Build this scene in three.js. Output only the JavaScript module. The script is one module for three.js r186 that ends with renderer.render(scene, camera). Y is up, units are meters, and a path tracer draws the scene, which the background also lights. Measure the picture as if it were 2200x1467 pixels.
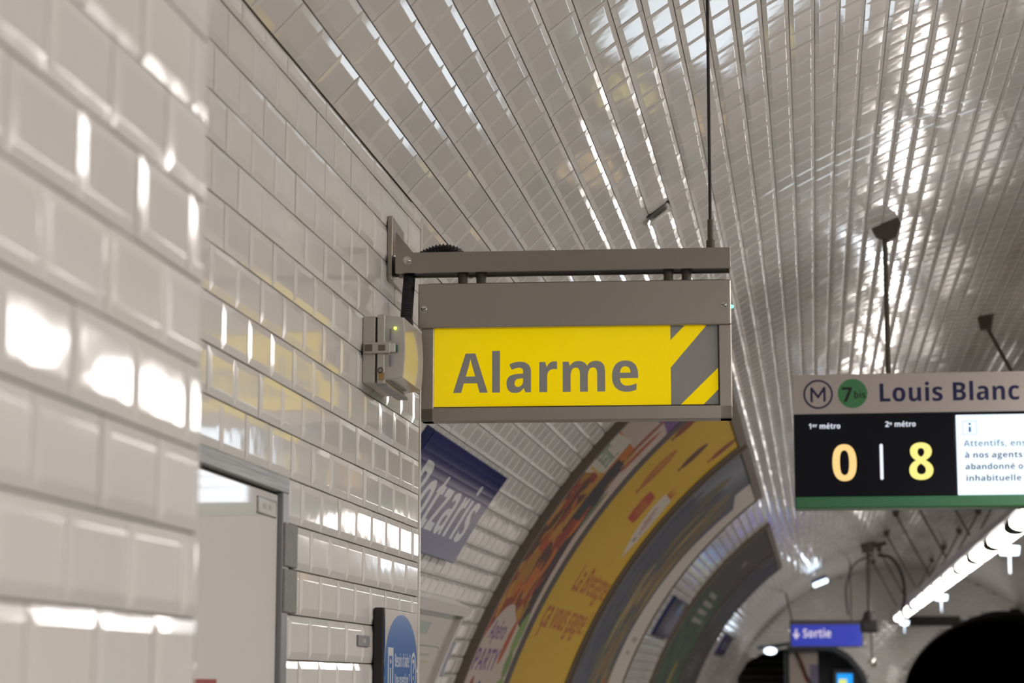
import * as THREE from 'three';
import { RoundedBoxGeometry } from 'three/addons/geometries/RoundedBoxGeometry.js';
import { mergeGeometries } from 'three/addons/utils/BufferGeometryUtils.js';
import { RectAreaLightUniformsLib } from 'three/addons/lights/RectAreaLightUniformsLib.js';

// ---------------------------------------------------------------- camera, light, exposure
const scene = new THREE.Scene();
scene.background = new THREE.Color(0, 0, 0);
const EYE = 1.6;                                   // the camera stands 1.6 m above the platform
const camera = new THREE.PerspectiveCamera(2 * Math.atan(733.5 / 4654.05) * 180 / Math.PI, 2200 / 1467, 0.05, 120);
camera.position.set(0, EYE, 0);
camera.rotation.order = 'YXZ';
camera.rotation.set(0.15656, 0.1377, 0.00116);
camera.focus = 5.0;
camera.userData.fStop = 6.5;
const renderer = new THREE.WebGLRenderer();
renderer.toneMapping = THREE.LinearToneMapping;
renderer.toneMappingExposure = 1.8;
renderer.shadowMap.enabled = true;
RectAreaLightUniformsLib.init();
const STRIP_GLOW = 4, STRIP_LIGHT = 10, UP_GLOW = 0.3, UP_LIGHT = 0.4;             // radiance of the diffusers and of the area lights just under them
const WARM = [1, 0.93, 0.88], COOL = [0.72, 0.86, 1];

// ---------------------------------------------------------------- helpers
let seed = 7;
const rnd = () => { seed = (seed * 1664525 + 1013904223) >>> 0; return seed / 4294967296; };
const rr = (a, b) => a + (b - a) * rnd();
const taken = {};
const numbered = (n) => { const k = taken[n] = (taken[n] ?? -1) + 1; return k ? `${n}_${String(k).padStart(3, '0')}` : n; };
const lin = (r, g, b) => new THREE.Color().setRGB(r, g, b);
function mat(color, roughness, metalness = 0, extra = {}) {
  return new THREE.MeshPhysicalMaterial({ color: Array.isArray(color) ? lin(...color) : new THREE.Color(color), roughness, metalness, ...extra });
}
function mesh(name, geo, m, parent = scene) {
  const o = new THREE.Mesh(geo, m);
  o.name = parent === scene ? numbered(name) : name;
  o.castShadow = o.receiveShadow = true;
  parent.add(o);
  return o;
}
function tag(o, label, category, group) {
  o.userData.label = label; o.userData.category = category;
  if (group) o.userData.group = group;
  return o;
}
function struct(o, label, category) { o.userData.kind = 'structure'; return tag(o, label, category); }
function thing(name, label, category, [x, y, z] = [0, 0, 0], turn = 0, group) {
  const o = new THREE.Group(); o.name = numbered(name); scene.add(o);
  o.position.set(x, y, z); o.rotation.y = turn;
  return tag(o, label, category, group);
}
function box(x0, x1, y0, y1, z0, z1) {
  const g = new THREE.BoxGeometry(Math.abs(x1 - x0), Math.abs(y1 - y0), Math.abs(z1 - z0));
  g.translate((x0 + x1) / 2, (y0 + y1) / 2, (z0 + z1) / 2); return g;
}
function rbox(x0, x1, y0, y1, z0, z1, r = 0.002, seg = 2) {
  const g = new RoundedBoxGeometry(Math.abs(x1 - x0), Math.abs(y1 - y0), Math.abs(z1 - z0), seg, r);
  g.translate((x0 + x1) / 2, (y0 + y1) / 2, (z0 + z1) / 2); return g;
}
const plain = (g) => { const n = g.index ? g.toNonIndexed() : g; for (const k of Object.keys(n.attributes)) if (!['position', 'normal', 'uv'].includes(k)) n.deleteAttribute(k); return n; };
const merge = (list) => mergeGeometries(list.map(plain));
const V3 = (x, y, z) => new THREE.Vector3(x, y, z);
function rod(a, b, r0, r1 = r0, seg = 12) {         // a straight bar between two points
  const d = b.clone().sub(a), g = new THREE.CylinderGeometry(r1, r0, d.length(), seg);
  g.translate(0, d.length() / 2, 0);
  g.applyQuaternion(new THREE.Quaternion().setFromUnitVectors(V3(0, 1, 0), d.clone().normalize()));
  g.translate(a.x, a.y, a.z); return g;
}
function sweep(points, n, radius, seg = 12) {       // a tube whose radius may ripple
  const c = new THREE.CatmullRomCurve3(points), g = new THREE.TubeGeometry(c, n, 1, seg, false);
  const p = g.attributes.position, m = seg + 1;
  for (let i = 0; i <= n; i++) {
    const q = c.getPointAt(i / n), r = radius(i, i / n);
    for (let j = 0; j < m; j++) { const k = i * m + j; p.setXYZ(k, q.x + (p.getX(k) - q.x) * r, q.y + (p.getY(k) - q.y) * r, q.z + (p.getZ(k) - q.z) * r); }
  }
  g.computeVertexNormals(); return g;
}
function canvasTex(w, h, draw) {
  const c = document.createElement('canvas'); c.width = w; c.height = h;
  const x = c.getContext('2d'); draw(x, w, h);
  const t = new THREE.CanvasTexture(c); t.colorSpace = THREE.SRGBColorSpace; t.anisotropy = 8; return t;
}
function fitText(x, str, x0, x1, base, cap, weight = 'bold', family = 'sans-serif') {   // text squeezed between x0 and x1, capital height cap
  const size = cap / 0.714;
  x.font = `${weight} ${size}px ${family}`; x.textBaseline = 'alphabetic'; x.textAlign = 'left';
  const w = x.measureText(str).width;
  x.save(); x.translate(x0, base); if (x1 != null) x.scale((x1 - x0) / w, 1); x.fillText(str, 0, 0); x.restore();
}
function noiseTex(n, cells, seedN, lo = 0, hi = 255) {  // smooth value noise, several octaves, repeating
  let s = seedN; const r = () => { s = (s * 1664525 + 1013904223) >>> 0; return s / 4294967296; };
  const a = new Float32Array(n * n);
  let amp = 1, tot = 0;
  for (const c of cells) {
    const g = Float32Array.from({ length: c * c }, r);
    for (let y = 0; y < n; y++) for (let x = 0; x < n; x++) {
      const u = x / n * c, v = y / n * c, i = Math.floor(u), j = Math.floor(v); let f = u - i, h = v - j; f = f * f * (3 - 2 * f); h = h * h * (3 - 2 * h);
      const A = g[(j % c) * c + i % c], B = g[(j % c) * c + (i + 1) % c], C = g[((j + 1) % c) * c + i % c], D = g[((j + 1) % c) * c + (i + 1) % c];
      a[y * n + x] += amp * ((A * (1 - f) + B * f) * (1 - h) + (C * (1 - f) + D * f) * h);
    }
    tot += amp; amp *= 0.55;
  }
  const d = new Uint8Array(n * n * 4);
  for (let i = 0; i < n * n; i++) { const q = lo + (hi - lo) * a[i] / tot; d[4 * i] = d[4 * i + 1] = d[4 * i + 2] = q; d[4 * i + 3] = 255; }
  const t = new THREE.DataTexture(d, n, n); t.wrapS = t.wrapT = THREE.RepeatWrapping; t.magFilter = THREE.LinearFilter; t.minFilter = THREE.LinearFilter; t.needsUpdate = true; return t;
}

// ---------------------------------------------------------------- materials
const waveA = noiseTex(128, [3, 7], 11);
const glaze = (c) => mat(c, 0.075, 0, { bumpMap: waveA, bumpScale: 0.0003, specularIntensity: 1 });
const TILE = [glaze([0.82, 0.80, 0.77]), glaze([0.84, 0.82, 0.79]), glaze([0.80, 0.785, 0.76]), glaze([0.83, 0.80, 0.76])];
const M = {
  grout: mat([0.17, 0.15, 0.125], 0.95),
  platform: mat([0.36, 0.345, 0.33], 0.5, 0, { bumpMap: noiseTex(128, [16, 64], 3), bumpScale: 0.002 }),
  ballast: mat([0.06, 0.055, 0.05], 1),
  concrete: mat([0.35, 0.33, 0.31], 0.9),
  tunnel: mat([0.10, 0.095, 0.09], 1),
  steel: mat([0.40, 0.365, 0.325], 0.36, 1, { anisotropy: 0.4 }),
  steelDark: mat([0.22, 0.20, 0.18], 0.45, 1),
  bright: mat([0.62, 0.60, 0.57], 0.22, 1),
  black: mat([0.018, 0.015, 0.016], 0.55),
  rubber: mat([0.012, 0.011, 0.014], 0.4),
  pole: mat([0.085, 0.072, 0.055], 0.5, 0.1),
  frame: mat([0.15, 0.12, 0.095], 0.5, 0.2),
  doorFrame: mat([0.27, 0.28, 0.285], 0.35, 0.15, { bumpMap: noiseTex(64, [4, 16], 5), bumpScale: 0.001 }),
  doorLeaf: mat([0.80, 0.775, 0.75], 0.03),
  filler: mat([0.23, 0.235, 0.225], 0.7, 0, { bumpMap: noiseTex(64, [5, 20], 9), bumpScale: 0.002 }),
  plastic: mat([0.50, 0.47, 0.43], 0.22),
  plasticGrey: mat([0.25, 0.25, 0.26], 0.4),
  clearGrey: mat([0.55, 0.53, 0.51], 0.08),
  housing: mat([0.34, 0.33, 0.33], 0.32, 0.85),
  slate: mat([0.05, 0.06, 0.07], 0.5),
  white: mat([0.66, 0.64, 0.61], 0.35),
  screenBlack: mat([0.006, 0.006, 0.009], 0.2, 0, { specularIntensity: 0.3 }),
  green: mat([0.055, 0.22, 0.10], 0.35),
  greyPaint: mat([0.47, 0.44, 0.42], 0.3),
};
const glow = (c, k) => new THREE.MeshStandardMaterial({ color: lin(0.7, 0.7, 0.7), roughness: 0.4, emissive: lin(...c), emissiveIntensity: k });

// ---------------------------------------------------------------- the bevelled metro tile
const PITCH = 0.152, ROW = 0.077, RISE = 0.007;
const tileCache = new Map();
function tileGeo(w, h) {                             // x along, y across, z out of the wall
  const key = `${w.toFixed(4)},${h.toFixed(4)}`;
  if (tileCache.has(key)) return tileCache.get(key);
  const b = Math.min(0.0138, w * 0.3, h * 0.3), soft = b * 0.15, slope = Math.tan(12.2 * Math.PI / 180), lip = RISE - (b - soft * 0.5) * slope, x = w / 2, y = h / 2, pos = [], nor = [], uv = [];
  const put = (p, n) => { pos.push(...p); nor.push(n.x, n.y, n.z); uv.push(p[0] * 6 + 0.5, p[1] * 6 + 0.5); };
  const quad = (q, n) => { for (const i of [0, 1, 2, 0, 2, 3]) put(q[i], n[i]); };
  const ring = (e) => [[-x + e, -y + e], [x - e, -y + e], [x - e, y - e], [-x + e, y - e]];
  const R = ring(0), S = ring(b - soft), T = ring(b), mid = RISE - soft * 0.5 * slope, up = V3(0, 0, 1);
  quad(T.map((p) => [...p, RISE]), [up, up, up, up]);
  [[0, -1], [1, 0], [0, 1], [-1, 0]].forEach(([nx, ny], i) => {
    const j = (i + 1) % 4, n = V3(nx * slope, ny * slope, 1).normalize(), o = V3(nx, ny, 0);
    quad([[...S[i], mid], [...S[j], mid], [...T[j], RISE], [...T[i], RISE]], [n, n, up, up]);      // the glaze rounds the edge of the flat
    quad([[...R[i], lip], [...R[j], lip], [...S[j], mid], [...S[i], mid]], [n, n, n, n]);
    quad([[...R[i], 0], [...R[j], 0], [...R[j], lip], [...R[i], lip]], [o, o, o, o]);
  });
  const g = new THREE.BufferGeometry();
  g.setAttribute('position', new THREE.Float32BufferAttribute(pos, 3));
  g.setAttribute('normal', new THREE.Float32BufferAttribute(nor, 3));
  g.setAttribute('uv', new THREE.Float32BufferAttribute(uv, 2));
  tileCache.set(key, g); return g;
}
const jig = new THREE.Matrix4(), jq = new THREE.Quaternion(), je = new THREE.Euler();
function tilted(m, amount = 0.006) {                 // every tile was pressed into the bed by hand
  je.set(rr(-amount, amount), rr(-amount, amount), rr(-amount, amount) * 0.4);
  return m.multiply(jig.compose(V3(0, 0, rr(-0.0006, 0.0004)), jq.setFromEuler(je), V3(1, 1, 1)));
}
function layTiles(parent, spots, most, label) {      // spots: {m, w, h, d}; the ones that show largest become parts, the rest one part of stuff
  spots.sort((a, b) => a.d - b.d);
  const near = spots.slice(0, most), rest = spots.slice(most);
  for (const s of near) {
    const o = mesh('tile', tileGeo(s.w, s.h), TILE[Math.floor(rnd() * TILE.length)], parent);
    o.matrixAutoUpdate = true; s.m.decompose(o.position, o.quaternion, o.scale);
  }
  if (rest.length) {
    const w = 0.150, h = 0.075;
    const im = new THREE.InstancedMesh(tileGeo(w, h), glaze([0.97, 0.97, 0.97]), rest.length);
    im.name = 'tile_field'; im.userData.kind = 'stuff'; im.userData.label = label; im.castShadow = im.receiveShadow = true;
    const sc = new THREE.Matrix4();
    rest.forEach((s, i) => {
      im.setMatrixAt(i, s.m.clone().multiply(sc.makeScale(s.w / w, s.h / h, 1)));
      const k = rr(0.94, 1.03); im.setColorAt(i, lin(0.845 * k, 0.825 * k, 0.795 * k * rr(0.98, 1.01)));
    });
    parent.add(im);
  }
}
const camInv = (() => { camera.updateMatrixWorld(true); camera.updateProjectionMatrix(); return new THREE.Matrix4().multiplyMatrices(camera.projectionMatrix, camera.matrixWorld.clone().invert()); })();
const inPhoto = (p, m = 1.06) => { const q = p.clone().applyMatrix4(camInv); return Math.abs(q.x) < m && Math.abs(q.y) < m && q.z < 1; };

// ---------------------------------------------------------------- the vault
const XC = 1.568, YC = EYE - 1.108, VA = 3.314, VB = 3.245;
const Z_BACK = 9, Z_END = -41;
const vaultPt = (deg, off, z) => { const t = deg * Math.PI / 180; return V3(XC + (VA - off) * Math.cos(t), YC + (VB - off) * Math.sin(t), z); };
function vaultSlab(z0, z1, thTop, thBot, offOut, offIn, n = 24) {   // a curved board that follows the vault; uv on its face: u from near to far, v up
  const pos = [], uv = [], R = [];
  for (let i = 0; i <= n; i++) { const th = thTop + (thBot - thTop) * i / n; R.push([vaultPt(th, offIn, z0), vaultPt(th, offIn, z1), vaultPt(th, offOut, z0), vaultPt(th, offOut, z1)]); }
  const quad = (a, b, c, d, U) => { for (const [p, k] of [[a, 0], [b, 1], [c, 2], [a, 0], [c, 2], [d, 3]]) { pos.push(p.x, p.y, p.z); uv.push(...U[k]); } };
  for (let i = 0; i < n; i++) {
    const A = R[i], B = R[i + 1], v0 = 1 - i / n, v1 = 1 - (i + 1) / n, Z = [[0.002, 0.002], [0.002, 0.002], [0.002, 0.002], [0.002, 0.002]];
    quad(A[0], B[0], B[1], A[1], [[0, v0], [0, v1], [1, v1], [1, v0]]);
    quad(A[2], A[3], B[3], B[2], Z);
    quad(A[0], A[2], B[2], B[0], Z);
    quad(A[1], B[1], B[3], A[3], Z);
  }
  const E = [[0.002, 0.002], [0.002, 0.002], [0.002, 0.002], [0.002, 0.002]];
  quad(R[0][0], R[0][1], R[0][3], R[0][2], E); quad(R[n][0], R[n][2], R[n][3], R[n][1], E);
  const g = new THREE.BufferGeometry();
  g.setAttribute('position', new THREE.Float32BufferAttribute(pos, 3));
  g.setAttribute('uv', new THREE.Float32BufferAttribute(uv, 2));
  g.computeVertexNormals(); return g;
}
const ceiling = struct(new THREE.Group(), 'white bevelled tile vault arching over the whole platform', 'ceiling');
ceiling.name = 'ceiling'; scene.add(ceiling);
mesh('vault_bed', vaultSlab(Z_BACK, Z_END, -32, 212, -0.28, -RISE, 120), M.grout, ceiling);
{
  // courses: equal steps of arc, counted from the course line that runs just above the side wall
  const N = 40000, arc = new Float64Array(N + 1), th = (i) => 215 - 250 * i / N;
  for (let i = 1; i <= N; i++) { const a = vaultPt(th(i - 1), 0, 0), b = vaultPt(th(i), 0, 0); arc[i] = arc[i - 1] + a.distanceTo(b); }
  const at = (s) => { let lo = 0, hi = N; while (hi - lo > 1) { const m = (lo + hi) >> 1; if (arc[m] < s) lo = m; else hi = m; } return th(lo + (s - arc[lo]) / (arc[hi] - arc[lo])); };
  let s0 = 0; for (let i = 0; i <= N; i++) { const p = vaultPt(th(i), 0, 0); if (p.x > -0.829 && p.y > EYE) { s0 = arc[i]; break; } }
  const spots = [], X = V3(), Y = V3(), Zv = V3();
  for (let c = -62; c < 92; c++) {
    const a = at(s0 + c * ROW), b = at(s0 + (c + 1) * ROW), mid = at(s0 + (c + 0.5) * ROW);
    if (mid > 192 || mid < -14 || !(mid === mid)) continue;
    const pa = vaultPt(a, -RISE, 0), pb = vaultPt(b, -RISE, 0), pm = pa.clone().add(pb).multiplyScalar(0.5);
    Y.copy(pb).sub(pa).normalize(); X.set(0, 0, -1); Zv.crossVectors(X, Y);
    if (Zv.dot(V3(XC - pm.x, YC - pm.y, 0)) < 0) { X.set(0, 0, 1); Zv.crossVectors(X, Y); }
    const z00 = 3.4385 + (c % 2 === 0 ? PITCH / 2 : 0), i0 = Math.ceil((-Z_BACK - z00) / PITCH), i1 = Math.floor((-Z_END - z00) / PITCH);
    for (let i = i0; i < i1; i++) {
      const z = -(z00 + (i + 0.5) * PITCH);
      if (pm.x < -0.889 && z > -4.75) continue;       // walls stand in front of the vault there
      if (pm.x < -0.6 && z > -1.85) continue;
      const p = V3(pm.x, pm.y, z);
      const m = tilted(new THREE.Matrix4().makeBasis(X, Y, Zv).setPosition(p));
      spots.push({ m, w: 0.1494, h: 0.0745, d: (inPhoto(p) ? 0 : 100) + p.distanceTo(camera.position) });
    }
  }
  layTiles(ceiling, spots, 300, 'white bevelled tiles covering the rest of the vault');
}

// ---------------------------------------------------------------- flat tiled walls beside the camera
function wallTiles(parent, X, zA, zB, yTop, joint, rowH, zJoint, parity, holes, yLow, label, most) {   // face at X looking towards +x, between depths zA < zB (metres ahead)
  const spots = [];
  const bx = V3(0, 0, -1), by = V3(0, 1, 0), bz = V3(1, 0, 0);
  for (let k = -40; k < 40; k++) {
    let y0 = joint + k * rowH, y1 = y0 + rowH;
    if (y0 >= yTop - 0.008 || y1 <= yLow) continue;
    y1 = Math.min(y1, yTop); y0 = Math.max(y0, yLow);
    const zz = zJoint + (((k + parity) % 2 + 2) % 2 ? PITCH / 2 : 0);
    for (let i = Math.floor((zA - zz) / PITCH) - 1; i <= (zB - zz) / PITCH; i++) {
      let a = Math.max(zA, zz + i * PITCH), b = Math.min(zB, zz + (i + 1) * PITCH);
      for (const [h0, h1, g0, g1] of holes) if (y0 + 0.01 < g1 && y1 - 0.01 > g0) {       // [z, z, y, y]
        if (a < h1 && b > h0) { if (a >= h0) a = Math.max(a, h1); else b = Math.min(b, h0); }
      }
      if (b - a < 0.014) continue;
      const w = b - a - 0.0026, h = y1 - y0 - 0.0026, p = V3(X - RISE, (y0 + y1) / 2, -(a + b) / 2);
      const m = tilted(new THREE.Matrix4().makeBasis(bx, by, bz).setPosition(p), 0.005);
      spots.push({ m, w, h, d: (inPhoto(p, 1.1) ? 0 : 100) + p.distanceTo(camera.position) });
    }
  }
  layTiles(parent, spots, Math.min(most, spots.filter((s) => s.d < 100).length), label);
}
const WX = -0.884, W_END = 4.857, NX = -0.556, N_END = 1.938;
const DOOR = { z0: 2.62, z1: 3.557, top: EYE + 0.318 };
const wallLeft = struct(new THREE.Group(), 'white bevelled tile side wall carrying the alarm sign and the door', 'wall');
wallLeft.name = 'wall_left'; scene.add(wallLeft);
mesh('wall_bed', merge([
  box(-2.0, WX - RISE, 0, EYE + 1.072, -W_END, -(DOOR.z1 + 0.03)), box(-2.0, WX - RISE, 0, EYE + 1.072, -(DOOR.z0 - 0.03), -N_END + 0.3),
  box(-2.0, WX - RISE, DOOR.top + 0.02, EYE + 1.072, -(DOOR.z1 + 0.03), -(DOOR.z0 - 0.03)), box(-2.0, WX - 0.08, 0, DOOR.top + 0.02, -(DOOR.z1 + 0.03), -(DOOR.z0 - 0.03)),
]), M.grout, wallLeft);
wallTiles(wallLeft, WX, N_END - 0.2, W_END - 0.006, EYE + 1.079, EYE + 1.0397, ROW, 3.7818, 1,
  [[DOOR.z0 - 0.04, DOOR.z1 + 0.046, 0, EYE + 0.347], [DOOR.z0 - 0.04, 3.652, EYE + 0.116, EYE + 0.27]], 0, 'white bevelled tiles low on the side wall', 300);
mesh('corner_bead', rbox(WX - 0.012, WX + 0.001, 0, EYE + 1.06, -W_END - 0.006, -W_END + 0.006, 0.004), mat([0.7, 0.68, 0.65], 0.2), wallLeft);
const wallNear = struct(new THREE.Group(), 'blurred white tile pier standing closest to the viewer at the left', 'wall');
wallNear.name = 'wall_near'; scene.add(wallNear);
mesh('wall_bed', box(-2.0, NX - RISE, 0, EYE + 1.38, -N_END, 3), M.grout, wallNear);
wallTiles(wallNear, NX, -3, N_END - 0.005, EYE + 1.38, EYE + 0.057, 0.0776, 1.578, 0, [], 0, 'white bevelled tiles on the rest of the near pier', 300);

// ---------------------------------------------------------------- door in the side wall
{
  const d = struct(new THREE.Group(), 'glossy white service door in a grey metal frame', 'door');
  d.name = 'door_1'; scene.add(d);
  const f = WX + 0.003;
  mesh('door_frame', merge([rbox(WX - 0.06, f, DOOR.top, EYE + 0.346, -(DOOR.z1 + 0.043), -(DOOR.z0 - 0.04)), rbox(WX - 0.06, f, 0, DOOR.top, -(DOOR.z1 + 0.043), -DOOR.z1), rbox(WX - 0.06, f, 0, DOOR.top, -DOOR.z0, -(DOOR.z0 - 0.04))]), M.doorFrame, d);
  mesh('door_leaf', rbox(WX - 0.055, WX - 0.005, 0.01, DOOR.top - 0.005, -(DOOR.z1 - 0.006), -(DOOR.z0 + 0.004), 0.003), M.doorLeaf, d);
  for (const y of [EYE + 0.117, EYE + 0.194]) mesh('filler_block', rbox(WX - 0.03, WX + 0.007, y, y + 0.074, -3.65, -(DOOR.z1 + 0.004), 0.003), M.filler, d);
  const t = canvasTex(128, 64, (x, w, h) => { x.fillStyle = '#bdb4aa'; x.fillRect(0, 0, w, h); x.strokeStyle = '#5e564f'; x.lineWidth = 5; x.strokeRect(3, 3, w - 6, h - 6); x.fillStyle = '#a0978d'; x.fillRect(30, 20, 26, 22); x.fillRect(70, 20, 20, 22); });
  const pl = mesh('label_plate', rbox(-0.062, 0.062, -0.014, 0.014, -0.0015, 0.0015, 0.001), new THREE.MeshPhysicalMaterial({ map: t, roughness: 0.12 }), d);
  pl.position.set(WX - 0.0038, EYE + 0.286, -3.472); pl.rotation.y = Math.PI / 2;
  mesh('door_sticker', box(WX - 0.0055, WX - 0.0038, EYE - 0.07, EYE + 0.006, -3.19, -3.0), mat([0.33, 0.05, 0.03], 0.4), d);
}

// ---------------------------------------------------------------- floor, track bed, closing walls
struct(mesh('floor', box(-2.1, 1.42, -0.4, 0, Z_BACK, Z_END - 6), M.platform), 'grey platform floor below the picture', 'floor');
struct(mesh('trim_1', rbox(1.42, 1.67, -0.12, 0.004, Z_BACK, Z_END, 0.01), mat([0.55, 0.52, 0.47], 0.6)), 'pale stone platform edge', 'edge');
struct(mesh('floor_track', box(1.42, 5.6, -1.3, -1.05, Z_BACK, Z_END - 45), M.ballast), 'dark track bed beside the platform', 'floor');
struct(mesh('trim_2', box(1.42, 1.62, -1.1, -0.12, Z_BACK, Z_END), M.concrete), 'concrete face under the platform edge', 'edge');
{
  const back = struct(new THREE.Group(), 'tiled wall closing the station behind the viewer', 'wall'); back.name = 'wall_back'; scene.add(back);
  mesh('wall_slab', box(-2.6, 5.8, -1.3, EYE + 2.4, Z_BACK, Z_BACK + 0.2), mat([0.62, 0.6, 0.57], 0.3), back);
}
const PORTAL = (t) => [3.9 + 2.3 * Math.cos(t), EYE - 0.281 + 1.663 * Math.sin(t)];
const EXIT = [[-1.45, -1.6], [-1.45, 0.1], [-1.25, 0.42], [-0.95, 0.56], [-0.5, 0.66], [0.1, 0.69], [0.338, 0.665], [0.6, 0.52], [0.8, 0.28], [0.9, 0.05], [0.95, -0.3], [0.95, -1.6]];
{
  const end = struct(new THREE.Group(), 'far end wall of pale tiles with the tunnel mouth and exit arch', 'wall'); end.name = 'wall_end'; scene.add(end);
  // outline: up the left side of the vault and over, back along the tunnel mouth, round the exit
  const s = new THREE.Shape(); let hit = 0;
  const inside = (x, y) => ((x - 3.9) / 2.3) ** 2 + ((y - EYE + 0.281) / 1.663) ** 2 < 1;
  s.moveTo(vaultPt(188.7, -0.05, 0).x, 0);
  for (let a = 188; a > -20; a -= 2) { const p = vaultPt(a, -0.05, 0); if (inside(p.x, p.y)) { hit = a; break; } s.lineTo(p.x, p.y); }
  const pEnd = vaultPt(hit, -0.05, 0), t0 = Math.atan2((pEnd.y - EYE + 0.281) / 1.663, (pEnd.x - 3.9) / 2.3);
  for (let i = 0; i <= 40; i++) { const t = t0 + (Math.PI * 1.06 - t0) * i / 40; s.lineTo(...PORTAL(t)); }
  s.lineTo(PORTAL(Math.PI * 1.06)[0], 0);
  for (let i = EXIT.length - 1; i >= 0; i--) s.lineTo(EXIT[i][0], EXIT[i][1] + EYE);
  s.closePath();
  const g = new THREE.ExtrudeGeometry(s, { depth: 0.35, bevelEnabled: false }); g.translate(0, 0, Z_END - 0.35);
  mesh('wall_bed', g, mat([0.46, 0.44, 0.42], 0.8), end);
  const pts = s.getPoints(), spots = [];
  const inPoly = (x, y) => { let c = false; for (let i = 0, j = pts.length - 1; i < pts.length; j = i++) if ((pts[i].y > y) !== (pts[j].y > y) && x < (pts[j].x - pts[i].x) * (y - pts[i].y) / (pts[j].y - pts[i].y) + pts[i].x) c = !c; return c; };
  for (let r = 0; r < 50; r++) for (let c = -20; c < 45; c++) {
    const x = c * PITCH + (r % 2) * PITCH / 2, y = (r + 0.5) * ROW;
    if (![-0.07, 0.07].every((e) => inPoly(x + e, y))) continue;
    const p = V3(x, y, Z_END);
    spots.push({ m: tilted(new THREE.Matrix4().makeTranslation(x, y, Z_END)), w: 0.149, h: 0.071, d: (inPhoto(p) ? 0 : 100) + p.distanceTo(camera.position) });
  }
  layTiles(end, spots, 0, 'pale bevelled tiles of the far end wall');
  // tunnel tube beyond the mouth
  const tube = new THREE.Shape(), hole = new THREE.Path();
  tube.absellipse(3.9, EYE - 0.281, 2.9, 2.3, 0, Math.PI * 2); hole.absellipse(3.9, EYE - 0.281, 2.3, 1.663, 0, Math.PI * 2); tube.holes.push(hole);
  const tg = new THREE.ExtrudeGeometry(tube, { depth: 45, bevelEnabled: false, curveSegments: 32 }); tg.translate(0, 0, Z_END - 45.3);
  mesh('tunnel_lining', tg, M.tunnel, end);
  mesh('tunnel_end', box(0.8, 7, -2, 4, Z_END - 45.5, Z_END - 45.3), M.tunnel, end);
  for (let k = 0; k < 4; k++) {
    const r = new THREE.TorusGeometry(1, 0.02, 6, 40); r.scale(2.27, 1.635, 1); r.translate(3.9, EYE - 0.281, Z_END - 1.5 - k * 2.2);
    mesh('tunnel_rib', r, mat([0.16, 0.15, 0.14], 0.9), end);
  }
  mesh('cable_duct', rbox(1.72, 2.65, EYE + 1.06, EYE + 1.23, Z_END, Z_END + 0.1, 0.02), mat([0.03, 0.026, 0.024], 0.6), end);
}
{ // exit passage behind the arch
  const e = struct(new THREE.Group(), 'dark exit passage behind the end wall arch', 'passage'); e.name = 'wall_exit'; scene.add(e);
  const z0 = Z_END - 0.35, z1 = Z_END - 7;
  mesh('passage_side', merge([box(-1.75, -1.47, 0, EYE + 2.6, z1, z0), box(0.97, 1.2, 0, EYE + 1, z1, z0), box(-1.75, 1.2, EYE + 0.72, EYE + 0.9, z0 - 1.2, z0), box(-1.75, 1.2, 0, EYE + 2.6, z1 - 0.2, z1), box(-1.75, 1.2, EYE + 2.4, EYE + 2.6, z1, z0 - 1.2)]), M.concrete, e);
  const arch = [];
  for (let i = 4; i < EXIT.length - 1; i++) arch.push(rod(V3(EXIT[i][0], EXIT[i][1] + EYE - 0.03, Z_END + 0.03), V3(EXIT[i + 1][0], EXIT[i + 1][1] + EYE - 0.03, Z_END + 0.03), 0.06, 0.06, 10));
  mesh('arch_lining', merge(arch), M.slate, e);
  const stone = mat([0.16, 0.145, 0.13], 0.9), nose = mat([0.42, 0.39, 0.36], 0.8);
  for (let k = 0; k < 12; k++) {
    mesh('stair_step', box(-1.47, -0.56, EYE - 0.75 + k * 0.15, EYE - 0.60 + k * 0.15, z1, z0 - 0.5 - k * 0.3), stone, e);
    mesh('stair_nosing', box(-1.47, -0.56, EYE - 0.625 + k * 0.15, EYE - 0.597 + k * 0.15, z0 - 0.52 - k * 0.3, z0 - 0.47 - k * 0.3), nose, e);
  }
  mesh('partition', box(-0.58, -0.5, 0, EYE + 0.62, z0 - 2.5, z0 + 0.1), M.slate, e);
  mesh('passage_panel', rbox(0.0, 0.95, 0, EYE + 0.66, z0 - 0.9, z0 - 0.8, 0.01), M.slate, e);
  mesh('rail', rod(V3(-0.36, EYE + 0.58, z0 + 0.2), V3(0.05, EYE - 0.3, z0 + 0.2), 0.02), M.black, e);
}

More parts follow.
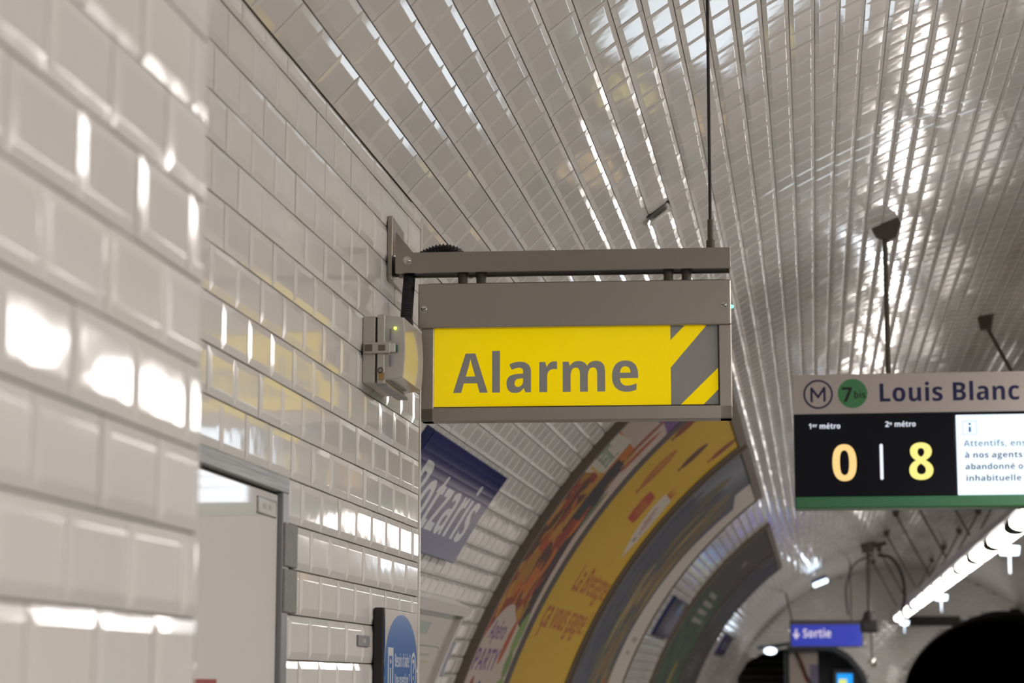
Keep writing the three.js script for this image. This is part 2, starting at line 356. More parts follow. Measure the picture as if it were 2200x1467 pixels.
// ---------------------------------------------------------------- suspended light strip
const LX = 1.50, LY = EYE + 1.10;                     // middle of the diffusers, their lowest line
{
  const s = thing('light_strip', 'long suspended light strip of white diffusers running along the platform', 'light strip', [LX, LY, 0]);
  const prof = new THREE.Shape();
  prof.moveTo(-0.079, 0.072); prof.lineTo(-0.11, 0.082); prof.quadraticCurveTo(-0.14, 0.11, -0.12, 0.16); prof.quadraticCurveTo(-0.09, 0.21, 0, 0.215);
  prof.quadraticCurveTo(0.09, 0.21, 0.12, 0.16); prof.quadraticCurveTo(0.14, 0.11, 0.11, 0.082); prof.lineTo(0.079, 0.072); for (let i = 0; i <= 14; i++) { const t = -Math.PI * i / 14; prof.lineTo(0.079 * Math.cos(t), 0.046 + 0.042 * Math.sin(t)); } prof.closePath();
  const zEnd = 40.3, zBack = -7.5;
  const g = new THREE.ExtrudeGeometry(prof, { depth: zEnd - zBack, bevelEnabled: false, curveSegments: 6 }); g.translate(0, 0, -zEnd);
  mesh('housing', g, M.housing, s);
  const half = new THREE.Shape(); half.moveTo(-0.083, 0.071);
  for (let i = 0; i <= 14; i++) { const t = Math.PI + Math.PI * i / 14; half.lineTo(0.083 * Math.cos(t), 0.046 + 0.046 * Math.sin(t)); }
  half.lineTo(0.083, 0.071); half.closePath();
  const LEN = 1.52, STEP = 2.06, dg = new THREE.ExtrudeGeometry(half, { depth: LEN, bevelEnabled: true, bevelSize: 0.004, bevelThickness: 0.006, bevelSegments: 2 });
  const ring = new THREE.Shape(); ring.moveTo(-0.084, 0.0715);
  for (let i = 0; i <= 14; i++) { const t = Math.PI + Math.PI * i / 14; ring.lineTo(0.084 * Math.cos(t), 0.046 + 0.047 * Math.sin(t)); }
  ring.lineTo(0.084, 0.0715); ring.closePath();
  const cgeo = new THREE.ExtrudeGeometry(ring, { depth: 0.51, bevelEnabled: false }), cm = mat([0.05, 0.045, 0.04], 0.95, 0, { specularIntensity: 0.1 });
  const gm = glow(WARM, STRIP_GLOW), um = glow(WARM, UP_GLOW), ug = rbox(-0.06, 0.06, 0.205, 0.222, -0.8, 0.8, 0.004);
  for (let k = -5; k <= 7; k++) {                      // the lamps also throw light up on to the vault, round each pair of hangers
    const zu = -(12.56 + 3.57 * k - 0.15);
    const u = mesh('uplight_lens', ug, um, s); u.position.z = zu;
    const L = new THREE.RectAreaLight(lin(...WARM), UP_LIGHT, 0.11, 1.58); L.position.set(LX, LY + 0.228, zu); L.rotation.x = Math.PI / 2; scene.add(L);
  }
  for (let k = -11; k <= 11; k++) {
    const zn = 18.63 + k * STEP + (k > 6 ? 0.8 : 0) - (k < -4 ? 0.75 : 0);   // near end of each diffuser
    if (zn + LEN > zEnd) break;
    const d = mesh('diffuser', dg, gm, s); d.position.z = -zn - LEN;
    mesh('collar', cgeo, cm, s).position.z = -zn - LEN - 0.525;
    const L = new THREE.RectAreaLight(lin(...WARM), STRIP_LIGHT, 0.15, LEN);
    L.position.set(LX, LY - 0.006, -zn - LEN / 2); L.rotation.x = -Math.PI / 2; scene.add(L);
    for (const side of [-1, 1]) {                        // the rounded flanks of the diffuser
      const F = new THREE.RectAreaLight(lin(...WARM), STRIP_LIGHT, LEN, 0.062);
      F.position.set(LX + side * 0.092, LY + 0.038, -zn - LEN / 2); F.lookAt(LX + side * 5, LY + 0.038 - 0.9, -zn - LEN / 2); scene.add(F);
    }
  }
}
// its hangers: a rod on either side every 3.57 m
{
  const br = (x, y, z) => { const g = new THREE.CylinderGeometry(0.055, 0.035, 0.09, 6); g.translate(x, y - 0.03, z); return g; };
  const ord = ['first', 'second', 'third', 'fourth', 'fifth', 'sixth', 'seventh', 'eighth'];
  for (let k = 0; k < 8; k++) for (const side of [-1, 1]) {
    const z = -(12.56 + 3.57 * k), x = side < 0 ? 1.012 : 1.72 + 0.28, y = YC + VB * Math.sqrt(1 - ((x - XC) / VA) ** 2);
    if (side > 0 && k < 2) continue;
    const h = thing('hanger_rod', `thin ${side < 0 ? 'platform' : 'track'} side rod of the light strip, ${ord[side > 0 ? k - 2 : k]} behind the departure display`, 'rod', [x, y, z], 0, 'hanger rods of the light strip');
    mesh('bracket', br(0, -0.005, 0), M.pole, h);
    mesh('rod', rod(V3(0, -0.05, 0), V3(LX + side * 0.10 - x, LY + 0.215 - y, -0.15), 0.011, 0.011, 8), M.pole, h);
  }
}
// small cool lamps hung under the strip
[[17.45, 'nearest'], [26.9, 'middle one'], [38.0, 'farthest']].forEach(([z, w]) => {
  const o = thing('pendant_lamp', `small cold white pendant lamp under the light strip, the ${w} of three`, 'lamp', [LX + 0.03, LY - 0.01, -z], 0, 'pendant lamps under the light strip');
  mesh('lamp_disc', new THREE.CylinderGeometry(0.085, 0.075, 0.07, 24).translate(0, -0.055, 0), glow(COOL, 1.6), o);
  mesh('lamp_stem', rod(V3(0, -0.08, 0), V3(0, -0.235, 0), 0.014), mat([0.6, 0.62, 0.66], 0.2), o);
  const L = new THREE.PointLight(lin(...COOL), 0.08, 0, 2); L.position.set(LX + 0.03, LY - 0.12, -z + 0.12); scene.add(L);
});

// ---------------------------------------------------------------- the alarm sign on its bracket
{
  const ox = WX, oz = -4.425, turn = 0.046;
  const a = thing('alarm_sign', 'yellow illuminated sign reading Alarme in a brushed steel box on a wall bracket', 'sign', [ox, EYE, oz], turn);
  // local: x out from the wall, y above the eye, z towards the viewer (front plane z = 0)
  const wallPlate = merge([rbox(0.001, 0.012, 0.845, 0.985, -0.19, -0.018, 0.002), new THREE.ExtrudeGeometry((() => { const s = new THREE.Shape(); s.moveTo(0.008, 0.862); s.lineTo(0.008, 0.965); s.lineTo(0.066, 0.895); s.lineTo(0.066, 0.862); s.closePath(); return s; })(), { depth: 0.004, bevelEnabled: false }).translate(0, 0, -0.075)]);
  mesh('wall_plate', wallPlate, M.steel, a);
  const barShape = new THREE.Shape();                  // an inverted channel: front, top and back with lips
  const t = 0.003; barShape.moveTo(0, 0.858); barShape.lineTo(0, 0.899); barShape.lineTo(-0.062, 0.899); barShape.lineTo(-0.062, 0.858); barShape.lineTo(-0.062 + t, 0.858); barShape.lineTo(-0.062 + t, 0.899 - t); barShape.lineTo(-t, 0.899 - t); barShape.lineTo(-t, 0.858 + t); barShape.lineTo(-0.007, 0.858 + t); barShape.lineTo(-0.007, 0.858); barShape.closePath();
  const bg = new THREE.ExtrudeGeometry(barShape, { depth: 0.704, bevelEnabled: true, bevelSize: 0.0012, bevelThickness: 0.001, bevelSegments: 2 });
  bg.rotateY(Math.PI / 2); bg.scale(1, 1, -1); bg.applyMatrix4(new THREE.Matrix4().makeTranslation(0.022, 0, 0));
  { const ix = bg.index; const p = bg.attributes.position; if (!ix) { for (let i = 0; i < p.count; i += 3) { for (const at of Object.values(bg.attributes)) { const n = at.itemSize; for (let c = 0; c < n; c++) { const q = at.array[(i + 1) * n + c]; at.array[(i + 1) * n + c] = at.array[(i + 2) * n + c]; at.array[(i + 2) * n + c] = q; } } } } bg.computeVertexNormals(); bg.scale(1, 1, -1); bg.scale(1, 1, -1); }
  const bar = mesh('bar', bg, M.steel, a);
  mesh('bar_end_cap', rbox(0.723, 0.727, 0.859, 0.898, -0.061, -0.001, 0.001), M.bright, bar);
  mesh('painted_bar_shade', rbox(0.03, 0.72, 0.860, 0.872, -0.058, -0.008, 0.001), M.black, bar);  // added black strip: paints the shade inside the open channel
  const bolt = (x, y, r, z = 0.001) => { const g = new THREE.SphereGeometry(r, 16, 8, 0, Math.PI * 2, 0, Math.PI / 2); g.scale(1, 0.45, 1); g.rotateX(Math.PI / 2); g.translate(x, y, z); return g; };
  mesh('bolt', merge([bolt(0.047, 0.883, 0.0075), new THREE.CylinderGeometry(0.0095, 0.0095, 0.0015, 20).rotateX(Math.PI / 2).translate(0.047, 0.883, 0.0008)]), M.bright, a);
  mesh('bolt', bolt(0.0, 0, 0.008, 0).rotateY(Math.PI / 2).translate(0.0125, 0.903, -0.05), M.bright, a);
  for (const x of [0.162, 0.201, 0.597, 0.635]) {
    mesh('spacer', merge([new THREE.CylinderGeometry(0.0105, 0.0105, 0.034, 16).translate(x, 0.846, -0.03), new THREE.CylinderGeometry(0.013, 0.013, 0.008, 6).translate(x, 0.855, -0.03)]), M.pole, a);
  }
  // header box and the frame below it
  const header = mesh('header_box', rbox(0.071, 0.7265, 0.737, 0.832, -0.052, 0.003, 0.0025, 3), M.steel, a);
  for (const x of [0.083, 0.711]) { mesh('screw', merge([bolt(x, 0.778, 0.0065, 0.003), new THREE.CylinderGeometry(0.008, 0.008, 0.001, 20).rotateX(Math.PI / 2).translate(x, 0.778, 0.0033)]), M.bright, header); mesh('screw_slot', box(x - 0.005, x + 0.005, 0.7773, 0.7787, 0.0055, 0.0066), M.black, header); }
  mesh('header_lid', rbox(0.09, 0.715, 0.832, 0.8345, -0.045, -0.008, 0.001), M.steelDark, header);
  const f0 = 0.078, f1 = 0.7265, z0 = -0.048, z1 = -0.004;
  mesh('panel_frame', merge([rbox(f0, f0 + 0.026, 0.541, 0.74, z0, z1), rbox(f1 - 0.026, f1, 0.541, 0.74, z0, z1), rbox(f0, f1, 0.541, 0.5695, z0, z1)]), M.steel, a);
  mesh('panel_edge', merge([rbox(f0 + 0.026, f1 - 0.026, 0.5695, 0.5712, -0.02, z1 - 0.001, 0.0005), rbox(f1 - 0.0285, f1 - 0.026, 0.5695, 0.74, -0.02, z1 - 0.001, 0.0005)]), M.black, a);
  const px0 = f0 + 0.0245, px1 = f1 - 0.0245, py0 = 0.568, py1 = 0.739, pw = px1 - px0, ph = py1 - py0;
  const print = (bgc, ink) => canvasTex(2048, Math.round(2048 * ph / pw), (x, w, h) => {
    const X = (m) => (m - px0) / pw * w, Y = (m) => (py1 - m) / ph * h;
    x.fillStyle = bgc; x.fillRect(0, 0, w, h); x.fillStyle = ink;
    fitText(x, 'Alarme', X(0.144), X(0.5375), Y(0.6015), Y(0.6015) - Y(0.6845), 'bold');
    const s0 = X(0.600), q = (...p) => { x.beginPath(); p.forEach(([a2, b2], i) => (i ? x.lineTo(a2, b2) : x.moveTo(a2, b2))); x.closePath(); x.fill(); };
    q([s0, 0], [X(0.632), 0], [X(0.625), Y(0.7335)], [s0, Y(0.7075)]);
    q([X(0.676), 0], [w, 0], [w, Y(0.652)], [X(0.616), h], [s0, h], [s0, Y(0.650)]);
    q([w, Y(0.607)], [w, h], [X(0.6635), h]);
  });
  const map = print('#f6db05', '#90908c'), em = print('#ffdc00', '#585855');
  const pm = new THREE.MeshPhysicalMaterial({ color: lin(1, 1, 1), map, roughness: 0.12, emissive: lin(1, 1, 1), emissiveMap: em, emissiveIntensity: 0.21 });
  const pg = new THREE.BoxGeometry(pw, ph, 0.006); pg.translate((px0 + px1) / 2, (py0 + py1) / 2, -0.016);
  mesh('yellow_panel', pg, pm, a).userData.label = 'yellow lit panel with grey lettering and diagonal stripe';
  mesh('back_panel', pg.clone().rotateY(Math.PI).translate(px0 + px1, 0, -0.058), pm, a);
  const L = new THREE.RectAreaLight(lin(1, 0.8, 0.02), 0.04, pw, ph); L.position.set((px0 + px1) / 2, (py0 + py1) / 2, -0.002); L.rotation.y = Math.PI; a.add(L);
  mesh('indicator_light', new THREE.SphereGeometry(0.004, 10, 8).translate(0.7285, 0.776, -0.008), glow([0.05, 0.9, 0.45], 1.2), a);
  // suspension rod at the free end
  const rx = 0.686, rz = -0.03, top = 1.66;
  mesh('hanger', merge([rod(V3(rx, 0.898, rz), V3(rx, 0.92, rz), 0.0105, 0.0105, 6), rod(V3(rx, 0.92, rz), V3(rx, 0.966, rz), 0.0062), rod(V3(rx, 0.92, rz), V3(rx, 0.924, rz), 0.009, 0.006)]), M.pole, a);
  mesh('hanger_rod', rod(V3(rx, 0.96, rz), V3(rx, top, rz), 0.0034, 0.0034, 8), M.black, a);
}
// corrugated conduit from the junction box, round behind the bar
{
  const a = scene.getObjectByName('alarm_sign'); a.updateMatrixWorld(true);
  const p = [[-0.829, 0.736, -4.375], [-0.832, 0.77, -4.40], [-0.838, 0.83, -4.45], [-0.842, 0.88, -4.50], [-0.83, 0.912, -4.545], [-0.79, 0.932, -4.56], [-0.755, 0.925, -4.56], [-0.73, 0.897, -4.55], [-0.715, 0.872, -4.535]].map(([x, y, z]) => V3(x, y + EYE, z));
  const c = mesh('conduit', sweep(p, 420, (i) => 0.0112 + 0.0019 * Math.cos(i * Math.PI * 2 / 7), 14), M.rubber, scene); c.name = 'conduit';
  const g = mesh('conduit_gland', rod(V3(-0.829, EYE + 0.734, -4.374), V3(-0.8295, EYE + 0.748, -4.382), 0.015, 0.014, 10), M.black, scene); g.name = 'conduit_gland';
  a.attach(c); a.attach(g); c.userData.label = 'black corrugated conduit looping behind the bar';
}
// white junction box with its clear cover
{
  const b = thing('junction_box', 'white plastic junction box with a clear bulging cover beside the alarm sign', 'box', [WX, EYE, -4.2]);
  // x out from the wall, z- away from the viewer
  mesh('back_plate', rbox(0, 0.026, 0.592, 0.727, -0.215, 0, 0.003), M.plastic, b);
  mesh('seal', rbox(0.026, 0.030, 0.594, 0.725, -0.212, -0.003, 0.001), M.black, b);
  mesh('body_rim', rbox(0.030, 0.046, 0.588, 0.730, -0.218, 0.002, 0.003), M.plastic, b);
  const sh = new THREE.Shape(); sh.moveTo(0, 0.598); sh.lineTo(0, 0.728); sh.lineTo(0.034, 0.722); sh.quadraticCurveTo(0.042, 0.66, 0.034, 0.604); sh.closePath();
  const cg = new THREE.ExtrudeGeometry(sh, { depth: 0.196, bevelEnabled: true, bevelSize: 0.002, bevelThickness: 0.006, bevelSegments: 3, curveSegments: 10 }); cg.translate(0.046, 0, -0.206);
  const cover = mesh('cover', cg, M.clearGrey, b);
  for (const [a, c] of [[0.676, 0.70], [0.624, 0.646]]) mesh('window_slot', rbox(0.055, 0.059, a, c, 0.0002, 0.0012, 0.0004), M.plasticGrey, cover);
  mesh('green_label', box(0.066, 0.072, 0.652, 0.668, 0.0002, 0.001), mat([0.08, 0.17, 0.12], 0.5), cover);
  mesh('indicator_light', new THREE.SphereGeometry(0.0032, 10, 8).translate(0.0665, 0.701, 0.001), glow([0.75, 0.95, 0.03], 1), cover);
  const latch = mesh('latch', rbox(0.004, 0.058, 0.650, 0.672, -0.004, 0.009, 0.002), M.plastic, b);
  mesh('latch_groove', merge([box(0.006, 0.022, 0.654, 0.668, 0.0088, 0.0096), box(0.034, 0.048, 0.655, 0.667, 0.0088, 0.0096)]), mat([0.16, 0.13, 0.10], 0.8), latch);
  mesh('latch_tongue', rbox(0.048, 0.068, 0.652, 0.670, 0.001, 0.007, 0.002), M.white, latch);
  mesh('lead_seal', new THREE.TorusGeometry(0.005, 0.001, 6, 14).translate(0.038, 0.616, 0.006), M.black, b);
  mesh('paper_tag', box(0.034, 0.046, 0.597, 0.611, 0.003, 0.004), mat([0.42, 0.27, 0.10], 0.8), b);
  mesh('drip_lip', rbox(0.03, 0.052, 0.584, 0.590, -0.218, 0.004, 0.001), M.plasticGrey, b);
}
// help point and small plate on the side wall
{
  const s = thing('help_sign', 'blue arched help sign in a black backed box low on the tiled wall', 'sign', [WX, EYE, 0]);
  const Wd = 0.36, Ht = 0.62, zA = -4.335;
  mesh('sign_case', rbox(0.001, 0.022, 0.152 - Ht, 0.152, zA - Wd - 0.006, zA, 0.004), M.black, s);
  const map = canvasTex(700, Math.round(700 * Ht / Wd), (x, w, h) => {
    const k = w / Wd;
    x.fillStyle = '#c6bdb5'; x.fillRect(0, 0, w, h);
    x.fillStyle = '#1567b4'; x.beginPath(); x.ellipse(w * 0.5, 0.104 * k, w * 0.5, 0.096 * k, 0, Math.PI, 0); x.lineTo(w, h); x.lineTo(0, h); x.closePath(); x.fill();
    x.fillStyle = '#d9dde2'; x.strokeStyle = '#d9dde2';
    fitText(x, "Besoin d'aide ?", w * 0.29, w * 0.78, 0.117 * k, 0.027 * k, 'bold');
    fitText(x, 'Une question ?', w * 0.29, w * 0.77, 0.157 * k, 0.026 * k, 'bold');
    x.lineWidth = w * 0.03; x.strokeRect(w * 0.10, 0.083 * k, w * 0.13, 0.088 * k); x.fillRect(w * 0.10, 0.083 * k, w * 0.13, 0.012 * k); x.fillRect(w * 0.155, 0.171 * k, w * 0.03, 0.05 * k);
    x.beginPath(); x.ellipse(w * 0.165, 0.106 * k, w * 0.02, 0.0055 * k, 0, 0, 7); x.fill(); x.fillRect(w * 0.15, 0.119 * k, w * 0.03, 0.036 * k);
    x.lineWidth = w * 0.022; x.beginPath(); x.ellipse(w * 0.885, 0.125 * k, w * 0.075, 0.037 * k, 0, 0, 7); x.stroke(); x.fillRect(w * 0.875, 0.162 * k, w * 0.02, 0.05 * k);
    fitText(x, '?', w * 0.845, w * 0.925, 0.144 * k, 0.044 * k, 'bold');
  });
  const pg = new RoundedBoxGeometry(Wd - 0.004, Ht - 0.004, 0.003, 2, 0.001);
  const pl = mesh('sign_face', pg, new THREE.MeshPhysicalMaterial({ map, roughness: 0.2 }), s);
  pl.rotation.y = Math.PI / 2; pl.position.set(0.0232, 0.152 - Ht / 2, zA - Wd / 2 - 0.004);
  const plate = thing('number_plate', 'small grey plate stuck on a wall tile left of the help sign', 'plate', [WX, EYE, 0]);
  mesh('plate', rbox(0.0005, 0.004, 0.072, 0.0935, -4.288, -4.178, 0.001), M.plasticGrey, plate);
  mesh('plate_mark', merge([box(0.004, 0.0045, 0.079, 0.087, -4.245, -4.238), box(0.004, 0.0045, 0.079, 0.087, -4.228, -4.222)]), M.white, plate);
}

// ---------------------------------------------------------------- departure display
{
  const x0 = -0.068, x1 = 1.232, D = 0.14, z = -8.94;
  const d = thing('departure_display', 'hanging metro departure display headed Louis Blanc with yellow minutes 0 and 8', 'display', [0, EYE, z]);
  mesh('casing', rbox(x0, x1, 0.714, 1.258, -D, -0.004, 0.012, 3), M.screenBlack, d);
  mesh('green_base', rbox(x0 + 0.001, x1 - 0.001, 0.708, 0.757, -D + 0.001, 0, 0.008, 3), M.green, d);
  const hw = 2048, hh = Math.round(2048 * 0.164 / (x1 - x0));
  const Xh = (px) => ((px - 1706) / 521.5) / (x1 - x0) * hw, K = hw / (x1 - x0) / 521.5, Yh = (px) => (px - 803) * K;   // along the sign at its own distance
  const head = canvasTex(hw, hh, (x, w, h) => {
    x.fillStyle = '#c2b9b4'; x.fillRect(0, 0, w, h);
    x.strokeStyle = '#231a4a'; x.lineWidth = 4 * K; x.beginPath(); x.arc(Xh(1759.5), Yh(846), 29.5 * K, 0, 7); x.stroke();
    x.lineWidth = 5 * K; x.lineJoin = 'round'; x.lineCap = 'round'; x.beginPath(); x.moveTo(Xh(1745.5), Yh(861)); x.lineTo(Xh(1745.5), Yh(833)); x.lineTo(Xh(1759.5), Yh(852)); x.lineTo(Xh(1773), Yh(832)); x.lineTo(Xh(1773), Yh(860)); x.stroke();
    x.fillStyle = '#4c8f5c'; x.beginPath(); x.arc(Xh(1832.7), Yh(845.4), 31.5 * K, 0, 7); x.fill();
    x.fillStyle = '#1b1d16'; fitText(x, '7', Xh(1809), Xh(1833), Yh(863), 32 * K, 'bold'); fitText(x, 'bis', Xh(1834.5), Xh(1860.5), Yh(855.5), 15 * K, 'bold');
    x.fillStyle = '#191a4d'; fitText(x, 'Louis Blanc', Xh(1885), Xh(2184), Yh(864), 39 * K, 'bold');
  });
  const plane = (name, ax, bx, ay, by, m, zz) => { const g = new RoundedBoxGeometry(bx - ax, by - ay, 0.008, 2, 0.003); g.translate((ax + bx) / 2, (ay + by) / 2, zz - 0.004); const o = mesh(name, g, m, d); return o; };
  const uvFlat = (o, ax, bx, ay, by) => { const p = o.geometry.attributes.position, u = o.geometry.attributes.uv; for (let i = 0; i < p.count; i++) u.setXY(i, (p.getX(i) - ax) / (bx - ax), (p.getY(i) - ay) / (by - ay)); };
  const H = plane('header_panel', x0, x1, 1.096, 1.260, new THREE.MeshPhysicalMaterial({ map: head, roughness: 0.35 }), 0.004); uvFlat(H, x0, x1, 1.096, 1.260);
  H.userData.label = 'grey header with metro emblem, green line disc and Louis Blanc';
  const sw = 1150, sh = Math.round(sw * 0.335 / 0.654), q = sw / 0.654 / 521.5;
  const Xs = (px) => (px - 1706) * q, Ys = (px) => (px - 889) * q;
  const scr = canvasTex(sw, sh, (x, w, h) => {
    x.fillStyle = '#05060b'; x.fillRect(0, 0, w, h);
    x.fillStyle = '#dfe6f2'; const sup = (a, b, r, px, ax, bx, cx, py) => { fitText(x, a, Xs(px), Xs(ax), Ys(py), 11.5 * q); fitText(x, b, Xs(ax), Xs(bx), Ys(py - 4), 7 * q); fitText(x, r, Xs(bx + 4), Xs(cx), Ys(py), 11.5 * q); };
    sup('1', 'er', 'métro', 1737, 1744.5, 1755.5, 1805.5, 920.5); sup('2', 'e', 'métro', 1899.5, 1909, 1915, 1965.5, 918.5);
    x.fillStyle = '#ffd48a'; fitText(x, '0', Xs(1783), Xs(1841), Ys(1031), 76 * q); x.fillStyle = '#fff08a'; fitText(x, '8', Xs(1945), Xs(2003), Ys(1030), 77 * q);
    x.fillStyle = '#f2f6ff'; x.beginPath(); x.roundRect(Xs(1887), Ys(954), 7 * q, 76 * q, 3.5 * q); x.fill();
  });
  const S = plane('minutes_screen', x0 + 0.002, 0.584, 0.757, 1.096, new THREE.MeshPhysicalMaterial({ color: lin(0.01, 0.01, 0.012), roughness: 0.15, emissive: lin(1, 1, 1), specularIntensity: 0.25, emissiveMap: scr, emissiveIntensity: 0.6 }), 0.0); uvFlat(S, x0 + 0.002, 0.584, 0.757, 1.096);
  const tw = 1100, th = Math.round(tw * 0.327 / 0.624), r = tw / 0.624 / 521.5, Xt = (px) => (px - 2051) * r, Yt = (px) => (px - 892) * r;
  const txt = canvasTex(tw, th, (x, w, h) => {
    x.fillStyle = '#f4f9ff'; x.fillRect(0, 0, w, h);
    x.strokeStyle = '#56708f'; x.lineWidth = 0.9 * r; x.strokeRect(Xt(2065), Yt(905.5), 29 * r, 28 * r);
    x.fillStyle = '#0a4a78'; x.fillRect(Xt(2077.5), Yt(918), 4.6 * r, 11 * r); x.beginPath(); x.arc(Xt(2079.7), Yt(911.8), 2.6 * r, 0, 7); x.fill();
    x.fillStyle = '#77838f'; fitText(x, 'Attentifs, ensemble', Xt(2066), Xt(2066) + 190 * r, Yt(959.5), 13 * r, 'bold');
    x.fillStyle = '#2c3440'; fitText(x, 'à nos agents tout', Xt(2067), Xt(2067) + 167 * r, Yt(984), 12.5 * r, 'bold');
    fitText(x, 'abandonné ou', Xt(2067.5), Xt(2067.5) + 133 * r, Yt(1008.5), 12.5 * r, 'bold');
    fitText(x, 'inhabituelle', Xt(2068), Xt(2184), Yt(1033), 12.5 * r, 'bold');
  });
  const I = plane('message_screen', 0.588, 1.212, 0.757, 1.084, new THREE.MeshPhysicalMaterial({ color: lin(0.05, 0.05, 0.05), roughness: 0.15, emissive: lin(0.82, 0.92, 1), emissiveMap: txt, emissiveIntensity: 0.75 }), 0.002); uvFlat(I, 0.588, 1.212, 0.757, 1.084);
  const L = new THREE.RectAreaLight(lin(0.82, 0.92, 1), 1.0, 0.61, 0.32); L.position.set(0.9, 0.92, 0.008); L.rotation.y = Math.PI; d.add(L);
  for (const px of [0.325, 0.98]) {
    const pl = new THREE.Group(); pl.name = 'support_pole'; d.add(pl);
    const vy = YC - EYE + VB * Math.sqrt(1 - ((px - XC) / VA) ** 2);
    const tiltZ = Math.atan2(-(px - XC) / VA ** 2 * 1, (vy - YC + EYE) / VB ** 2);
    mesh('tube', rod(V3(px, 1.25, -0.07), V3(px, vy - 0.05, -0.07), 0.0105), M.pole, pl);
    const s = new THREE.Shape(); s.moveTo(-0.056, 0); s.lineTo(0.056, 0); s.lineTo(0.056, -0.03); s.lineTo(0.018, -0.075); s.lineTo(-0.014, -0.075); s.lineTo(-0.052, -0.038); s.closePath();
    const bg = new THREE.ExtrudeGeometry(s, { depth: 0.05, bevelEnabled: true, bevelSize: 0.002, bevelThickness: 0.002, bevelSegments: 1 });
    bg.translate(0, 0, -0.025); bg.rotateZ(tiltZ); bg.translate(px, vy + 0.004, -0.07); mesh('ceiling_bracket', bg, M.pole, pl);
  }
}

// ---------------------------------------------------------------- things on the curved wall
function curvedSign(name, label, category, z0, z1, t0, t1, map, rough = 0.12, off = 0.03, edge = M.black, group) {
  const s = thing(name, label, category, [0, 0, 0], 0, group);
  mesh('sign_back', vaultSlab(-z0, -z1, t0, t1, 0.001, off - 0.002, 12), edge, s);
  mesh('sign_face', vaultSlab(-z0 - 0.004, -z1 + 0.004, t0 + 0.06, t1 - 0.06, off - 0.004, off, 12), new THREE.MeshPhysicalMaterial({ map, roughness: rough }), s);
  return s;
}
curvedSign('station_name_sign', 'glossy dark blue enamel name sign reading Botzaris on the curved wall', 'sign', 6.36, 7.915, 144.7, 151.3, canvasTex(1600, 400, (x, w, h) => {
  x.fillStyle = '#06166c'; x.fillRect(0, 0, w, h); x.fillStyle = '#d3dade'; fitText(x, 'Botzaris', w * 0.085, w * 0.925, h * 0.79, h * 0.565, 'bold');
}), 0.08, 0.03, mat([0.02, 0.03, 0.12], 0.3));

function posterFrame(z0, z1, label, sheets, bars = []) {
  const f = thing('poster_frame', label, 'poster frame');
  const T = 126.6, B = 179.5, o = 0.036;
  mesh('frame_bar', vaultSlab(-z0, -z0 - 0.04, T, B, 0, o, 40), M.frame, f);
  mesh('frame_bar', vaultSlab(-z1 + 0.04, -z1, T, B, 0, o, 40), M.frame, f);
  mesh('frame_bar', vaultSlab(-z0 - 0.04, -z1 + 0.04, T, T + 1.0, 0, o, 2), M.frame, f);
  mesh('frame_bar', vaultSlab(-z0 - 0.04, -z1 + 0.04, B - 1.0, B, 0, o, 2), M.frame, f);
  for (const [a, b] of bars) mesh('divider', vaultSlab(-a, -b, T + 1, B - 1, 0, 0.027, 40), mat([0.05, 0.036, 0.036], 0.5), f);
  for (const [a, b, map, lb, rough] of sheets) { const m = mesh('poster', vaultSlab(-a, -b, T + 1.0, B - 1.0, 0.010, 0.025, 40), new THREE.MeshPhysicalMaterial({ map, roughness: Math.max(0.45, rough ?? 0.5), specularIntensity: 0.35 }), f); m.userData.label = lb; }
  return f;
}
let ps = 5; const pr = () => { ps = (ps * 1664525 + 1013904223) >>> 0; return ps / 4294967296; };
const blob = (x, cx, cy, rx, ry, rot, c) => { x.fillStyle = c; x.beginPath(); x.ellipse(cx, cy, rx, ry, rot, 0, 7); x.fill(); };
